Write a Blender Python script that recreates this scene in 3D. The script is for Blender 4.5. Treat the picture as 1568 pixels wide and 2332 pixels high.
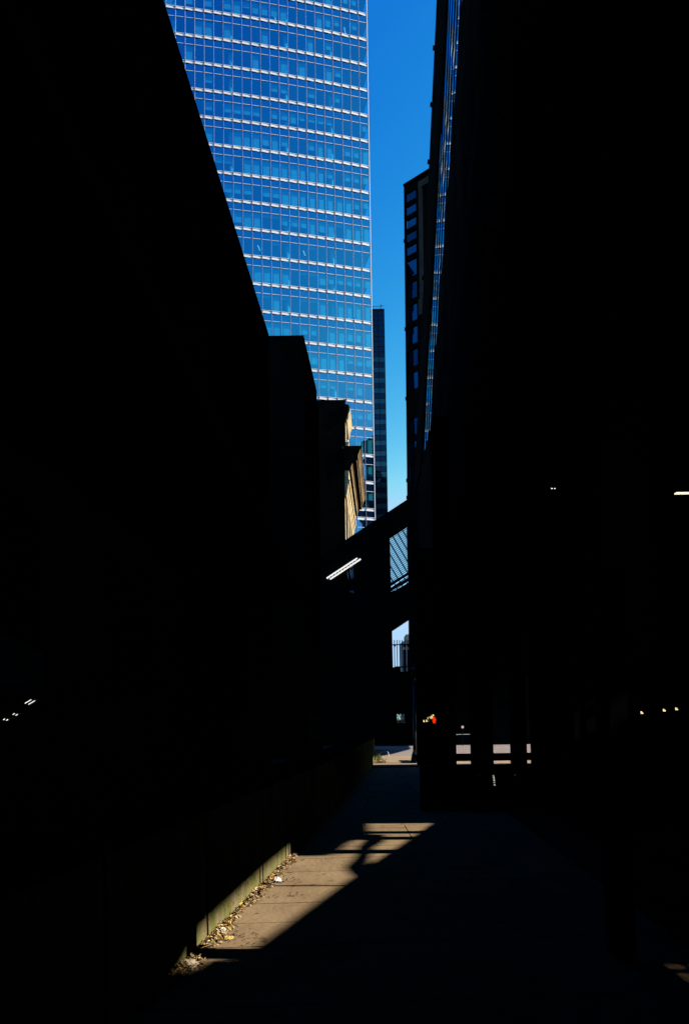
import bpy, math, random
from mathutils import Vector, Matrix
for o in list(bpy.data.objects): bpy.data.objects.remove(o)
sc = bpy.context.scene
rnd = random.Random(7)
rad = math.radians

# ---------------------------------------------------------------- camera
F, PCX, PCY = 1600.0, 784.0, 1556.0            # focal length and principal point on a 1568 x 2331 frame
TILT, ROLL = rad(3.0), rad(0.8)
CAM = Vector((0, 0, 1.6))
cam = bpy.data.cameras.new("camera"); camo = bpy.data.objects.new("camera", cam)
sc.collection.objects.link(camo); sc.camera = camo
cam.sensor_fit = 'VERTICAL'; cam.sensor_height = 36.0; cam.lens = 36.0 * F / 2331.0
cam.shift_y = (PCY - 1165.5) / 2331.0
cam.clip_start = 0.05; cam.clip_end = 6000
camo.location = CAM; camo.rotation_euler = (math.pi / 2 + TILT, ROLL, 0)
RM = Matrix.Rotation(ROLL, 3, 'Y') @ Matrix.Rotation(math.pi / 2 + TILT, 3, 'X')
def ray(px, py):
    v = RM @ Vector(((px - PCX) / F, (PCY - py) / F, -1.0)); return v / v.y
def at(px, py, Y): return CAM + ray(px, py) * Y
def gp(px, py, z=0.0):
    v = ray(px, py); return CAM + v * ((z - 1.6) / v.z)

# ---------------------------------------------------------------- sky, sun, exposure
ELEV, AZ = rad(30.0), rad(93.0)                # azimuth clockwise from +Y
SUND = Vector((math.sin(AZ) * math.cos(ELEV), math.cos(AZ) * math.cos(ELEV), math.sin(ELEV)))
SKYN, SKYP, SKYK, SKYM = 0.17, (4.6, 2.0, .65), (7000, 31.5, 6.54), (2.4, 3.75, 5.4)
w = bpy.data.worlds.new("World"); sc.world = w; w.use_nodes = True
nt = w.node_tree; nt.nodes.clear()
sky = nt.nodes.new('ShaderNodeTexSky'); sky.sky_type = 'NISHITA'; sky.sun_disc = False
sky.sun_elevation = ELEV; sky.sun_rotation = AZ; sky.air_density = 1.0; sky.dust_density = 0.6; sky.ozone_density = 2.5
hs = nt.nodes.new('ShaderNodeHueSaturation'); hs.inputs['Saturation'].default_value = 1.2
bg = nt.nodes.new('ShaderNodeBackground'); bg.inputs['Strength'].default_value = 0.1
wo = nt.nodes.new('ShaderNodeOutputWorld')
nt.links.new(sky.outputs[0], hs.inputs['Color'])
sp_ = nt.nodes.new('ShaderNodeSeparateColor'); cb_ = nt.nodes.new('ShaderNodeCombineColor')
nt.links.new(hs.outputs[0], sp_.inputs[0])
for i in range(3):                              # film response of the sky, channel by channel
    c_ = sp_.outputs[i]
    for op, val in (('MULTIPLY', SKYN), ('POWER', SKYP[i]), ('MULTIPLY', SKYK[i]), ('MINIMUM', SKYM[i])):
        m_ = nt.nodes.new('ShaderNodeMath'); m_.operation = op; nt.links.new(c_, m_.inputs[0]); m_.inputs[1].default_value = val; c_ = m_.outputs[0]
    nt.links.new(c_, cb_.inputs[i])
nt.links.new(cb_.outputs[0], bg.inputs[0])
nt.links.new(bg.outputs[0], wo.inputs[0])
sl = bpy.data.lights.new("sun", 'SUN'); sl.energy = 5.0; sl.angle = rad(0.53); sl.color = (1.0, 0.93, 0.82)
so = bpy.data.objects.new("sun", sl); sc.collection.objects.link(so)
so.rotation_euler = (-SUND).to_track_quat('-Z', 'Y').to_euler(); so.location = (40, 10, 60)
vs = sc.view_settings; vs.view_transform = 'Standard'; vs.look = 'None'; vs.exposure = 0.9; vs.gamma = 1.0; vs.use_curve_mapping = False
cy = sc.cycles
cy.max_bounces = 8; cy.diffuse_bounces = 0; cy.glossy_bounces = 4; cy.transmission_bounces = 4; cy.transparent_max_bounces = 16
cy.caustics_reflective = False; cy.caustics_refractive = False

# ---------------------------------------------------------------- materials
def mat(name, col, col2=None, scale=4.0, rough=0.85, spec=0.2, metal=0.0, bump=0.0, stretch=(1, 1, 1), lo=0.35, hi=0.65, detail=6):
    m = bpy.data.materials.new(name); m.use_nodes = True
    n = m.node_tree.nodes; L = m.node_tree.links; b = n['Principled BSDF']
    b.inputs['Roughness'].default_value = rough; b.inputs['Metallic'].default_value = metal
    b.inputs['Specular IOR Level'].default_value = spec
    col2 = col2 or tuple(c * 0.7 for c in col)
    tc = n.new('ShaderNodeTexCoord'); mp = n.new('ShaderNodeMapping'); mp.inputs['Scale'].default_value = stretch
    nz = n.new('ShaderNodeTexNoise'); nz.inputs['Scale'].default_value = scale; nz.inputs['Detail'].default_value = detail
    cr = n.new('ShaderNodeValToRGB'); cr.color_ramp.elements[0].position = lo; cr.color_ramp.elements[1].position = hi
    cr.color_ramp.elements[0].color = (*col2, 1); cr.color_ramp.elements[1].color = (*col, 1)
    L.new(tc.outputs['Object'], mp.inputs[0]); L.new(mp.outputs[0], nz.inputs['Vector'])
    L.new(nz.outputs['Fac'], cr.inputs[0]); L.new(cr.outputs[0], b.inputs['Base Color'])
    if bump:
        n2 = n.new('ShaderNodeTexNoise'); n2.inputs['Scale'].default_value = scale * 12; n2.inputs['Detail'].default_value = 8
        L.new(mp.outputs[0], n2.inputs['Vector'])
        bp = n.new('ShaderNodeBump'); bp.inputs['Strength'].default_value = bump; bp.inputs['Distance'].default_value = 0.02
        L.new(n2.outputs['Fac'], bp.inputs['Height']); L.new(bp.outputs[0], b.inputs['Normal'])
    return m
def speckle(m, scale, col, amount=0.62, width=0.06):
    """small chips / grit mixed over the base colour"""
    n = m.node_tree.nodes; L = m.node_tree.links; b = n['Principled BSDF']
    src = b.inputs['Base Color'].links[0].from_socket
    tc = n.new('ShaderNodeTexCoord'); nz = n.new('ShaderNodeTexNoise'); nz.inputs['Scale'].default_value = scale; nz.inputs['Detail'].default_value = 2
    cr = n.new('ShaderNodeValToRGB'); cr.color_ramp.elements[0].position = amount; cr.color_ramp.elements[1].position = amount + width
    cr.color_ramp.elements[0].color = (0, 0, 0, 1); cr.color_ramp.elements[1].color = (1, 1, 1, 1)
    mx = n.new('ShaderNodeMix'); mx.data_type = 'RGBA'
    L.new(tc.outputs['Object'], nz.inputs['Vector']); L.new(nz.outputs['Fac'], cr.inputs[0]); L.new(cr.outputs[0], mx.inputs['Factor'])
    L.new(src, mx.inputs['A']); mx.inputs['B'].default_value = (*col, 1); L.new(mx.outputs['Result'], b.inputs['Base Color'])
def glass(name, tint, gloss, fac, rough=0.0, fres=0.0):
    m = bpy.data.materials.new(name); m.use_nodes = True
    n = m.node_tree.nodes; L = m.node_tree.links; n.clear()
    out = n.new('ShaderNodeOutputMaterial'); t = n.new('ShaderNodeBsdfTransparent'); t.inputs[0].default_value = (*tint, 1)
    g = n.new('ShaderNodeBsdfGlossy'); g.inputs['Color'].default_value = (*gloss, 1); g.inputs['Roughness'].default_value = rough
    mx = n.new('ShaderNodeMixShader')
    if fres:
        lw = n.new('ShaderNodeLayerWeight'); lw.inputs['Blend'].default_value = fres
        mr = n.new('ShaderNodeMapRange'); mr.inputs['To Min'].default_value = fac; mr.inputs['To Max'].default_value = 1.0
        L.new(lw.outputs['Fresnel'], mr.inputs['Value']); L.new(mr.outputs[0], mx.inputs[0])
    else: mx.inputs[0].default_value = fac
    L.new(t.outputs[0], mx.inputs[1]); L.new(g.outputs[0], mx.inputs[2]); L.new(mx.outputs[0], out.inputs[0])
    return m
def darkglass(name, base, gloss, fac):
    m = bpy.data.materials.new(name); m.use_nodes = True
    n = m.node_tree.nodes; L = m.node_tree.links; n.clear()
    out = n.new('ShaderNodeOutputMaterial'); d = n.new('ShaderNodeBsdfDiffuse')
    tc = n.new('ShaderNodeTexCoord'); nz = n.new('ShaderNodeTexNoise'); nz.inputs['Scale'].default_value = 0.6
    cr = n.new('ShaderNodeValToRGB'); cr.color_ramp.elements[0].color = (*[c * .6 for c in base], 1); cr.color_ramp.elements[1].color = (*base, 1)
    L.new(tc.outputs['Object'], nz.inputs['Vector']); L.new(nz.outputs['Fac'], cr.inputs[0]); L.new(cr.outputs[0], d.inputs[0])
    g = n.new('ShaderNodeBsdfGlossy'); g.inputs['Color'].default_value = (*gloss, 1); g.inputs['Roughness'].default_value = 0.01
    mx = n.new('ShaderNodeMixShader'); mx.inputs[0].default_value = fac
    L.new(d.outputs[0], mx.inputs[1]); L.new(g.outputs[0], mx.inputs[2]); L.new(mx.outputs[0], out.inputs[0])
    return m
def lamp(name, col, s):
    m = bpy.data.materials.new(name); m.use_nodes = True
    b = m.node_tree.nodes['Principled BSDF']; b.inputs['Base Color'].default_value = (*col, 1)
    b.inputs['Emission Color'].default_value = (*col, 1); b.inputs['Emission Strength'].default_value = s
    return m
M = {}
M['asphalt'] = mat('asphalt', (.035, .034, .033), (.022, .022, .022), 3, .95, 0, bump=.2)
M['road'] = mat('road', (.30, .255, .235), (.23, .195, .175), 1.4, .95, .05, bump=.2, stretch=(.3, 2, 1))
M['slab'] = mat('slab', (.29, .204, .119), (.22, .152, .086), 1.7, .95, 0, bump=.35)
speckle(M['slab'], 60, (.30, .22, .14), .66, .05); speckle(M['slab'], 9, (.11, .07, .036), .63, .12)
M['farslab'] = mat('farslab', (.40, .30, .20), (.31, .225, .145), 1.2, .95, .05, bump=.2, stretch=(.3, 2, 1))
M['moss'] = mat('moss', (.20, .155, .085), (.10, .105, .022), 5, .95, 0, bump=.6, stretch=(1.2, 1.2, .35), lo=.38, hi=.62)
speckle(M['moss'], 34, (.055, .045, .02), .6, .08)
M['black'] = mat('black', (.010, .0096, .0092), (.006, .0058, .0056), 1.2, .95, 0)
M['blackmetal'] = mat('blackmetal', (.01, .01, .01), (.007, .007, .007), 5, .7, 0)
M['blackpaint'] = mat('blackpaint', (.015, .015, .016), None, 5, .25, .5)
M['darkwin'] = darkglass('darkwin', (.004, .005, .006), (.3, .35, .4), .0015)
M['stone'] = mat('stone', (.60, .47, .27), (.42, .31, .16), .9, .95, .05, bump=.5, stretch=(1, .4, 1.6))
M['stonedark'] = mat('stonedark', (.20, .145, .085), (.12, .085, .05), .9, .95, .05, bump=.5, stretch=(1, .6, 1.6))
M['shade_black'] = mat('shade_black', (.005, .0048, .0046), (.003, .003, .003), 1, .95, 0)  # near-black that stands in for shade on the camera-facing stone fronts
M['stone_shade'] = mat('stone_shade', (.24, .16, .08), (.14, .09, .045), .9, .95, .05, bump=.5, stretch=(1, .4, 1.6))  # darker copy of the stone, cornice shade put into the colour
M['alu'] = mat('alu', (.84, .82, .82), (.76, .74, .75), .5, .5, .4)
M['alumul'] = mat('alumul', (.78, .74, .78), (.7, .66, .7), .5, .6, .2)
M['aludark'] = mat('aludark', (.05, .05, .07), None, 2, .7, .2)
M['tglass'] = glass('tglass', (.25, .85, 1.0), (.12, .63, 1.0), .50, 0.0, 0)
M['spandrel'] = darkglass('spandrel', (.003, .03, .11), (.11, .58, 1.0), .50)
M['blind'] = mat('blind', (.8, .82, .8), (.7, .72, .7), 1, .95, .05, stretch=(3, 3, .3))
M['inner'] = mat('inner', (.05, .07, .11), (.03, .04, .08), .3, .95, .05)
M['white'] = mat('white', (.86, .86, .84), (.8, .8, .78), 1, .8, .1)
M['mirror'] = darkglass('mirror', (.002, .004, .008), (.66, .82, 1.0), .80)
M['r2glass'] = darkglass('r2glass', (.003, .01, .03), (.12, .40, .85), .30)
M['r2dim'] = darkglass('r2dim', (.003, .01, .03), (.12, .38, .8), .17)
M['dimstone'] = mat('dimstone', (.11, .09, .08), (.07, .06, .055), .5, .95, 0)
M['t2a'] = darkglass('t2a', (.004, .03, .06), (.35, .62, .85), .10)
M['t2b'] = darkglass('t2b', (.002, .008, .022), (.25, .48, .9), .055)
M['conc'] = mat('conc', (.32, .27, .26), (.24, .2, .2), .5, .95, .05)
M['taupe'] = mat('taupe', (.30, .24, .21), (.22, .17, .15), .5, .95, .05)
M['steelwhite'] = mat('steelwhite', (.85, .83, .78), None, 3, .4, .4)
M['tube'] = lamp('tube', (1.0, .97, .92), .5)
M['tubewarm'] = lamp('tubewarm', (1.0, .93, .74), .6)
M['yellow'] = lamp('yellow', (1.0, .80, .34), .55)
M['redhand'] = lamp('redhand', (1.0, .03, .002), .5)
M['pinkbulb'] = lamp('pinkbulb', (1.0, .55, .5), .55)
M['copper'] = mat('copper', (.62, .36, .18), (.4, .2, .1), 30, .45, .4)
M['chrome'] = mat('chrome', (.8, .8, .8), None, 5, .3, .6)
M['leaf'] = [mat('leaf_brown', (.42, .20, .06), (.24, .11, .03), 30), mat('leaf_tan', (.66, .45, .20), (.45, .28, .11), 30),
             mat('leaf_yellow', (.56, .43, .13), (.4, .27, .07), 30), mat('leaf_dark', (.09, .045, .02), (.05, .025, .012), 30),
             mat('leaf_pale', (.66, .56, .42), (.46, .34, .22), 30)]
M['green'] = mat('green', (.10, .15, .02), (.05, .09, .012), 20)
M['paper'] = mat('paper', (.82, .80, .80), (.66, .64, .66), 14, .9, .1, bump=.4)

# ---------------------------------------------------------------- mesh helpers
OFF = {}
class MB:
    def __init__(s): s.v = []; s.f = []; s.mi = []; s.cur = 0
    def add(s, vs, fs):
        b = len(s.v); s.v += [tuple(x) for x in vs]
        for f in fs: s.f.append(tuple(i + b for i in f)); s.mi.append(s.cur)
        return s
    def quad(s, a, b, c, d): return s.add([a, b, c, d], [(0, 1, 2, 3)])
    def hexa(s, p):      # 4 bottom, 4 top, counter-clockwise from above
        return s.add(p, [(3, 2, 1, 0), (4, 5, 6, 7), (0, 1, 5, 4), (1, 2, 6, 5), (2, 3, 7, 6), (3, 0, 4, 7)])
    def box(s, x0, x1, y0, y1, z0, z1):
        return s.hexa([(x0, y0, z0), (x1, y0, z0), (x1, y1, z0), (x0, y1, z0), (x0, y0, z1), (x1, y0, z1), (x1, y1, z1), (x0, y1, z1)])
    def bar(s, p, q, u, hw, hh):   # box from p to q; u = width direction
        p, q, u = Vector(p), Vector(q), Vector(u).normalized(); d = (q - p).normalized(); v = d.cross(u).normalized(); u = v.cross(d)
        c = [(-1, -1), (1, -1), (1, 1), (-1, 1)]
        vs = [e + u * (a * hw) + v * (b * hh) for e in (p, q) for a, b in c]
        return s.add(vs, [(0, 1, 2, 3), (7, 6, 5, 4), (0, 4, 5, 1), (1, 5, 6, 2), (2, 6, 7, 3), (3, 7, 4, 0)])
    def tube(s, pts, r, n=8, cap=True):
        pts = [Vector(p) for p in pts]; rs = r if isinstance(r, (list, tuple)) else [r] * len(pts); vs = []
        up = Vector((0, 0, 1))
        for i, p in enumerate(pts):
            d = (pts[min(i + 1, len(pts) - 1)] - pts[max(i - 1, 0)]).normalized()
            a = d.cross(up) if abs(d.z) < .95 else d.cross(Vector((1, 0, 0))); a.normalize(); b = d.cross(a)
            vs += [p + (a * math.cos(2 * math.pi * k / n) + b * math.sin(2 * math.pi * k / n)) * rs[i] for k in range(n)]
        fs = [(i * n + k, i * n + (k + 1) % n, (i + 1) * n + (k + 1) % n, (i + 1) * n + k) for i in range(len(pts) - 1) for k in range(n)]
        if cap: fs += [tuple(range(n))[::-1], tuple((len(pts) - 1) * n + k for k in range(n))]
        return s.add(vs, fs)
    def lathe(s, c, prof, n=16):
        c = Vector(c); pts = []
        for r, z in prof: pts += [c + Vector((r * math.cos(2 * math.pi * k / n), r * math.sin(2 * math.pi * k / n), z)) for k in range(n)]
        fs = [(i * n + k, i * n + (k + 1) % n, (i + 1) * n + (k + 1) % n, (i + 1) * n + k) for i in range(len(prof) - 1) for k in range(n)]
        fs += [tuple(range(n))[::-1], tuple((len(prof) - 1) * n + k for k in range(n))]
        return s.add(pts, fs)
    def prism(s, poly, z0, z1):
        n = len(poly); vs = [(x, y, z0) for x, y in poly] + [(x, y, z1) for x, y in poly]
        return s.add(vs, [tuple(range(n))[::-1], tuple(range(n, 2 * n))] + [(i, (i + 1) % n, n + (i + 1) % n, n + i) for i in range(n)])
    def slab(s, poly, a, b, axis):     # polygon extruded along one axis: axis 'y' -> poly in (x,z); axis 'x' -> poly in (y,z)
        n = len(poly); f = (lambda p, t: (p[0], t, p[1])) if axis == 'y' else (lambda p, t: (t, p[0], p[1]))
        vs = [f(p, a) for p in poly] + [f(p, b) for p in poly]
        return s.add(vs, [tuple(range(n)), tuple(range(n, 2 * n))[::-1]] + [(i, n + i, n + (i + 1) % n, (i + 1) % n) for i in range(n)])
def link(name, mb, m, parent=None, smooth=False):
    off = OFF.get(parent.name, Vector((0, 0, 0))) if parent else None
    me = bpy.data.meshes.new(name)
    base = off if off is not None else (Vector(mb.v[0]) if False else Vector((0, 0, 0)))
    me.from_pydata([(x - base.x, y - base.y, z - base.z) for x, y, z in mb.v], [], mb.f)
    ms = m if isinstance(m, list) else [m]
    for k in ms: me.materials.append(k)
    if len(ms) > 1: me.polygons.foreach_set('material_index', mb.mi)
    me.update()
    import bmesh
    bm = bmesh.new(); bm.from_mesh(me); bmesh.ops.recalc_face_normals(bm, faces=bm.faces); bm.to_mesh(me); bm.free()
    if smooth: me.shade_smooth()
    o = bpy.data.objects.new(name, me); sc.collection.objects.link(o)
    if parent: o.parent = parent; OFF[o.name] = base
    return o
def tag(o, label, cat, group=None):
    o['label'] = label; o['category'] = cat
    if group: o['group'] = group
    return o
def thing(name, label, cat, loc, group=None):
    o = bpy.data.objects.new(name, None); sc.collection.objects.link(o); o.empty_display_size = .3
    o.location = loc; OFF[o.name] = Vector(loc); return tag(o, label, cat, group)
def struct(name, mb, m, kind='structure'):
    o = link(name, mb, m); o['kind'] = kind; return o

# ---------------------------------------------------------------- the setting
struct('ground', MB().quad((-1500, -1500, 0), (1500, -1500, 0), (1500, 3000, 0), (-1500, 3000, 0)), M['asphalt'])
pv = MB(); g = .006
rows = [-4, -2.4, -.9, .6, 1.9, 3.05, 4.0, 5.04, 5.62, 6.2, 6.86, 7.45, 8.14, 8.86, 9.36, 10.28, 10.52, 12.0, 13.4, 15, 17, 19, 21, 23.0]
for i in range(len(rows) - 1):
    a, b = rows[i], rows[i + 1]; x0 = -2.2 + .12 * a; cuts = [x0, 2.1 + .05 * a]
    if 8.8 < a < 10.3: cuts.insert(1, .87)
    elif a == 10.28: cuts.insert(1, .27)
    elif a > 10.4: cuts[1:1] = [.27 + .05 * (a - 10.3), 1.5]
    for x, x2 in zip(cuts, cuts[1:]):
        sk = .062; dz = rnd.uniform(0, .002)
        pv.hexa([(x + g, a + g + sk * x, -.05), (x2 - g, a + g + sk * x2, -.05), (x2 - g, b - g + sk * x2, -.05), (x + g, b - g + sk * x, -.05),
                 (x + g, a + g + sk * x, .03 + dz), (x2 - g, a + g + sk * x2, .03 + dz), (x2 - g, b - g + sk * x2, .03 + dz), (x + g, b - g + sk * x, .03 + dz)])
PZ = .03
struct('pavement', pv, M['slab'])
fp = MB()
for a, b in ((24.0, 26.1), (26.16, 28.3), (28.34, 31.0)): fp.box(.2, 26, a, b, -.03, .02)
struct('far_pavement', fp, M['farslab'])
fr = MB()
for a, b in ((31.05, 36.4), (36.46, 42.6)): fr.box(.2, 60, a, b, -.03, .008)
struct('cross_street', fr, M['road'])

# ---------------------------------------------------------------- low mossy wall along the left of the pavement
wl = thing('concrete_wall', 'low mossy concrete wall with grooved panels running along the left of the pavement', 'wall', (-1.05, 5, 0))
wp = [(-1.95, -2.5), (-1.40, 2.0), (-1.045, 4.99), (-.646, 8.31), (-.30, 11.2), (.35, 18), (1.02, 25.0), (1.30, 31), (1.62, 38.5)]
def wallx(y):
    for (x0, y0), (x1, y1) in zip(wp, wp[1:]):
        if y <= y1: return x0 + (x1 - x0) * (y - y0) / (y1 - y0)
    return wp[-1][0]
js = [-2.5, -.4, 1.8, 3.6, 5.22, 6.93, 8.02, 8.2, 8.34, 9.9, 11.6, 13.6, 16, 18.5, 21, 23.5, 26, 29, 32, 35, 38.3]
for a, b in zip(js, js[1:]):
    a2, b2 = a + .022, b - .022; h = .95
    link('wall_panel', MB().hexa([(wallx(a2) - .3, a2, 0), (wallx(a2), a2, 0), (wallx(b2), b2, 0), (wallx(b2) - .3, b2, 0),
                                  (wallx(a2) - .3, a2, h), (wallx(a2) - .012, a2, h), (wallx(b2) - .012, b2, h), (wallx(b2) - .3, b2, h)]), M['moss'], wl)
cp = MB()
for (x0, y0), (x1, y1) in zip(wp, wp[1:]):
    cp.hexa([(x0 - .34, y0, .954), (x0 + .04, y0, .954), (x1 + .04, y1, .954), (x1 - .34, y1, .954), (x0 - .34, y0, 1.05), (x0 + .04, y0, 1.05), (x1 + .04, y1, 1.05), (x1 - .34, y1, 1.05)])
link('coping', cp, M['black'], wl)
cr_ = MB()
for (x0, y0), (x1, y1) in zip(wp, wp[1:]):
    cr_.hexa([(x0 - .28, y0, 0), (x0 - .06, y0, 0), (x1 - .06, y1, 0), (x1 - .28, y1, 0), (x0 - .28, y0, .94), (x0 - .06, y0, .94), (x1 - .06, y1, .94), (x1 - .28, y1, .94)])
link('wall_core', cr_, M['black'], wl)

# ---------------------------------------------------------------- black buildings on the left
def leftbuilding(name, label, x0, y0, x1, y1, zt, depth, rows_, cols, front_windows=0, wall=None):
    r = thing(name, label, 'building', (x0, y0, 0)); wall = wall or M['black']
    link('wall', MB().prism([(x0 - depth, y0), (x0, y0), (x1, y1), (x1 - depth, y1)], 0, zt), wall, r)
    u = Vector((x1 - x0, y1 - y0, 0)); Lg = u.length; u.normalize(); n = Vector((u.y, -u.x, 0))
    for i in range(rows_):
        for j in range(cols):
            s = (j + .5) / cols * Lg; z = 1.6 + (i + .45) / rows_ * (zt - 2.2); wv, hv = Lg / cols * .28, (zt - 2) / rows_ * .32
            c = Vector((x0, y0, z)) + u * s + n * .004
            f = link('window', MB().bar(c - u * wv, c + u * wv, (0, 0, 1), hv, .012), M['darkwin'], r)
            sl_ = c + n * .05 - Vector((0, 0, hv + .05))
            link('sill', MB().bar(sl_ - u * (wv + .1), sl_ + u * (wv + .1), n, .06, .05), wall, f)
    return r, u, n
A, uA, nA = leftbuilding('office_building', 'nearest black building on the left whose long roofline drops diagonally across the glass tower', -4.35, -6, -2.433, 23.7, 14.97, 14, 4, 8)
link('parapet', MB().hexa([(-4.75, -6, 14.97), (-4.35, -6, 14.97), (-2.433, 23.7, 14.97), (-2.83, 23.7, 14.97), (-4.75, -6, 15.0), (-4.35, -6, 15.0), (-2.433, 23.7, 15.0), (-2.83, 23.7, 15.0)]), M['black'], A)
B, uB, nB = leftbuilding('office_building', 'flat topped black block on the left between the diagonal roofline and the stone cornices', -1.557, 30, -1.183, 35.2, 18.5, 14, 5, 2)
link('parapet', MB().prism([(-15, 30.05), (-1.62, 30.05), (-1.25, 35.1), (-15, 35.1)], 18.5, 18.53), M['black'], B)
link('ledge', MB().box(-15, -1.13, 35.204, 36.2, 0, 17.8), M['black'], B)

link('added_sky_screen', MB().hexa([(-4.0, -6, 4.9), (-1.75, -6, 4.75), (-.95, 19, 4.75), (-2.6, 19, 4.9), (-4.0, -6, 5.1), (-1.75, -6, 4.9), (-.95, 19, 4.9), (-2.6, 19, 5.1)]), M['black'], A)  # slab added to cut sky light on the pavement, unseen against black
# ---------------------------------------------------------------- stone buildings with cornices
def mould(prof, p, q, mb=None):
    """profile (out, z) swept from p to q along a facade"""
    mb = mb or MB(); p, q = Vector(p), Vector(q); u = (q - p).normalized(); n = Vector((u.y, -u.x, 0)); k = len(prof)
    vs = [Vector((e.x, e.y, 0)) + n * o + Vector((0, 0, z)) for e in (p, q) for o, z in prof]
    return mb.add(vs, [(i, (i + 1) % k, k + (i + 1) % k, k + i) for i in range(k)] + [tuple(range(k))[::-1], tuple(range(k, 2 * k))])
D = thing('stone_building', 'classical stone building with a deep sunlit cornice and cream mouldings beside the street', 'building', (0.326, 60.00, 0))
d0, d1 = (0.326, 60.00, 0), (1.123, 74.23, 0)
link('wall', MB().prism([(-12, 60), (.326, 60), (1.123, 74.23), (-12, 74.23)], 0, 25.17), M['stone'], D)
link('front_shade_panel', MB().box(-12, .30, 59.9, 59.99, 0, 25.17), M['shade_black'], D)  # panel over the front, its shade put into the colour
link('cornice', mould([(-0.171, 25.38), (1.47, 25.38), (1.47, 25.27), (1.39, 25.17), (1.22, 24.87), (1.14, 24.67), (1.16, 24.66), (1.16, 24.55), (1.05, 24.47), (1.03, 24.21), (1.05, 24.19), (1.05, 24.11), (-0.171, 24.14)], (0.326, 59.95, 0), (1.123, 74.28, 0)), M['stone_shade'], D)  # shade painted in through the darker stone colour
link('bed_moulding', mould([(-0.0857, 24.10), (0.789, 24.09), (0.789, 24.02), (0.634, 23.80), (0.531, 23.54), (0.549, 23.53), (0.549, 23.44), (0.411, 23.36), (-0.0857, 23.36)], (0.326, 59.97, 0), (1.123, 74.14, 0)), M['stone_shade'], D)
for o_, z_ in ((1.487, 25.34), (1.17, 24.64), (1.059, 24.19), (0.801, 24.08), (0.561, 23.52)):
    link('lit_fillet', mould([(o_ - .1, z_), (o_, z_), (o_, z_ - .1), (o_ - .1, z_ - .1)], (0.326, 59.94, 0), (1.123, 74.19, 0)), M['stone'], D)  # fillets kept pale stone to draw the sunlit cornice edges
link('frieze', mould([(-0.0857, 23.35), (0.343, 23.35), (0.343, 22.47), (-0.0857, 22.47)], (0.326, 59.97, 0), (1.123, 74.10, 0)), M['stone'], D)
link('cornice_shade_cap', MB().slab([(0.257, 23.33), (0.771, 23.33), (0.874, 23.71), (1.13, 24.11), (1.39, 24.11), (1.51, 24.66), (1.73, 25.17), (1.83, 25.26), (1.83, 25.39), (0.257, 25.39)], 59.82, 59.93, 'y'), M['shade_black'], D)  # cap over the cornice end, coloured near-black for its shade
for o_, za, zb in ((0.429, 22.46, 22.22), (0.309, 22.21, 21.83), (0.231, 21.82, 21.42), (0.154, 21.41, 20.97)):
    link('architrave', mould([(-.1, za - .005), (o_, za - .005), (o_ - .03, zb), (-.1, zb)], (0.326, 59.97, 0), (1.123, 74.07, 0)), M['stone'], D)
ud = (Vector(d1) - Vector(d0)).normalized(); nd = Vector((ud.y, -ud.x, 0))
for k in range(6):
    c = Vector(d0) + ud * (1.2 + k * 2.36); z0 = 3
    link('pilaster', MB().bar(c + Vector((0, 0, z0)) + nd * .05, c + Vector((0, 0, 20.96)) + nd * .05, ud, .38, .1), M['stone'], D)
for k in range(5):
    for r_ in range(5):
        c = Vector(d0) + ud * (2.37 + k * 2.36) + Vector((0, 0, 4.5 + r_ * 3.6))
        link('window', MB().bar(c - ud * .5 + nd * .005, c + ud * .5 + nd * .005, (0, 0, 1), 1.1, .02), M['darkwin'], D)
        
Cb = thing('stone_building', 'dark flat topped stone block with a thin sunlit edge rising behind the big cornice', 'building', (0.404, 77.00, 0))
link('wall', MB().prism([(-16, 77), (.58, 77), (1.05, 86), (-16, 86)], 0, 36.06), M['stone'], Cb)
link('front_shade_panel', MB().box(-16, .55, 76.9, 76.99, 0, 36.06), M['shade_black'], Cb)  # dark sheet on the stone front, painted as shade
link('roof_block', MB().box(-16, .60, 76.95, 81.9, 36.06, 37.47), M['shade_black'], Cb)  # near-black colour stands in for shade here too
link('cornice', mould([(-0.379, 36.88), (0.429, 36.82), (0.53, 36.57), (0.505, 36.19), (0.328, 35.87), (0.303, 35.30), (0.126, 35.05), (-0.379, 35.05)], (0.60, 76.95, 0), (0.84, 82.30, 0)), M['stone'], Cb)
link('cornice_shade_cap', MB().slab([(0.316, 34.92), (0.568, 35.05), (0.732, 35.43), (0.959, 36.19), (0.997, 36.63), (0.884, 36.89), (0.316, 36.89)], 76.8, 76.93, 'y'), M['shade_black'], Cb)  # cornice end covered in near-black as painted shade
link('string_course', mould([(-0.126, 32.65), (0.328, 32.65), (0.252, 32.27), (0.151, 32.02), (-0.126, 32.02)], (0.60, 76.97, 0), (1.05, 86.0, 0)), M['stone'], Cb)
link('pipe', MB().tube([(.72, 77.3, 2), (.72, 77.3, 35)], .07), M['stonedark'], Cb)

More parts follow.
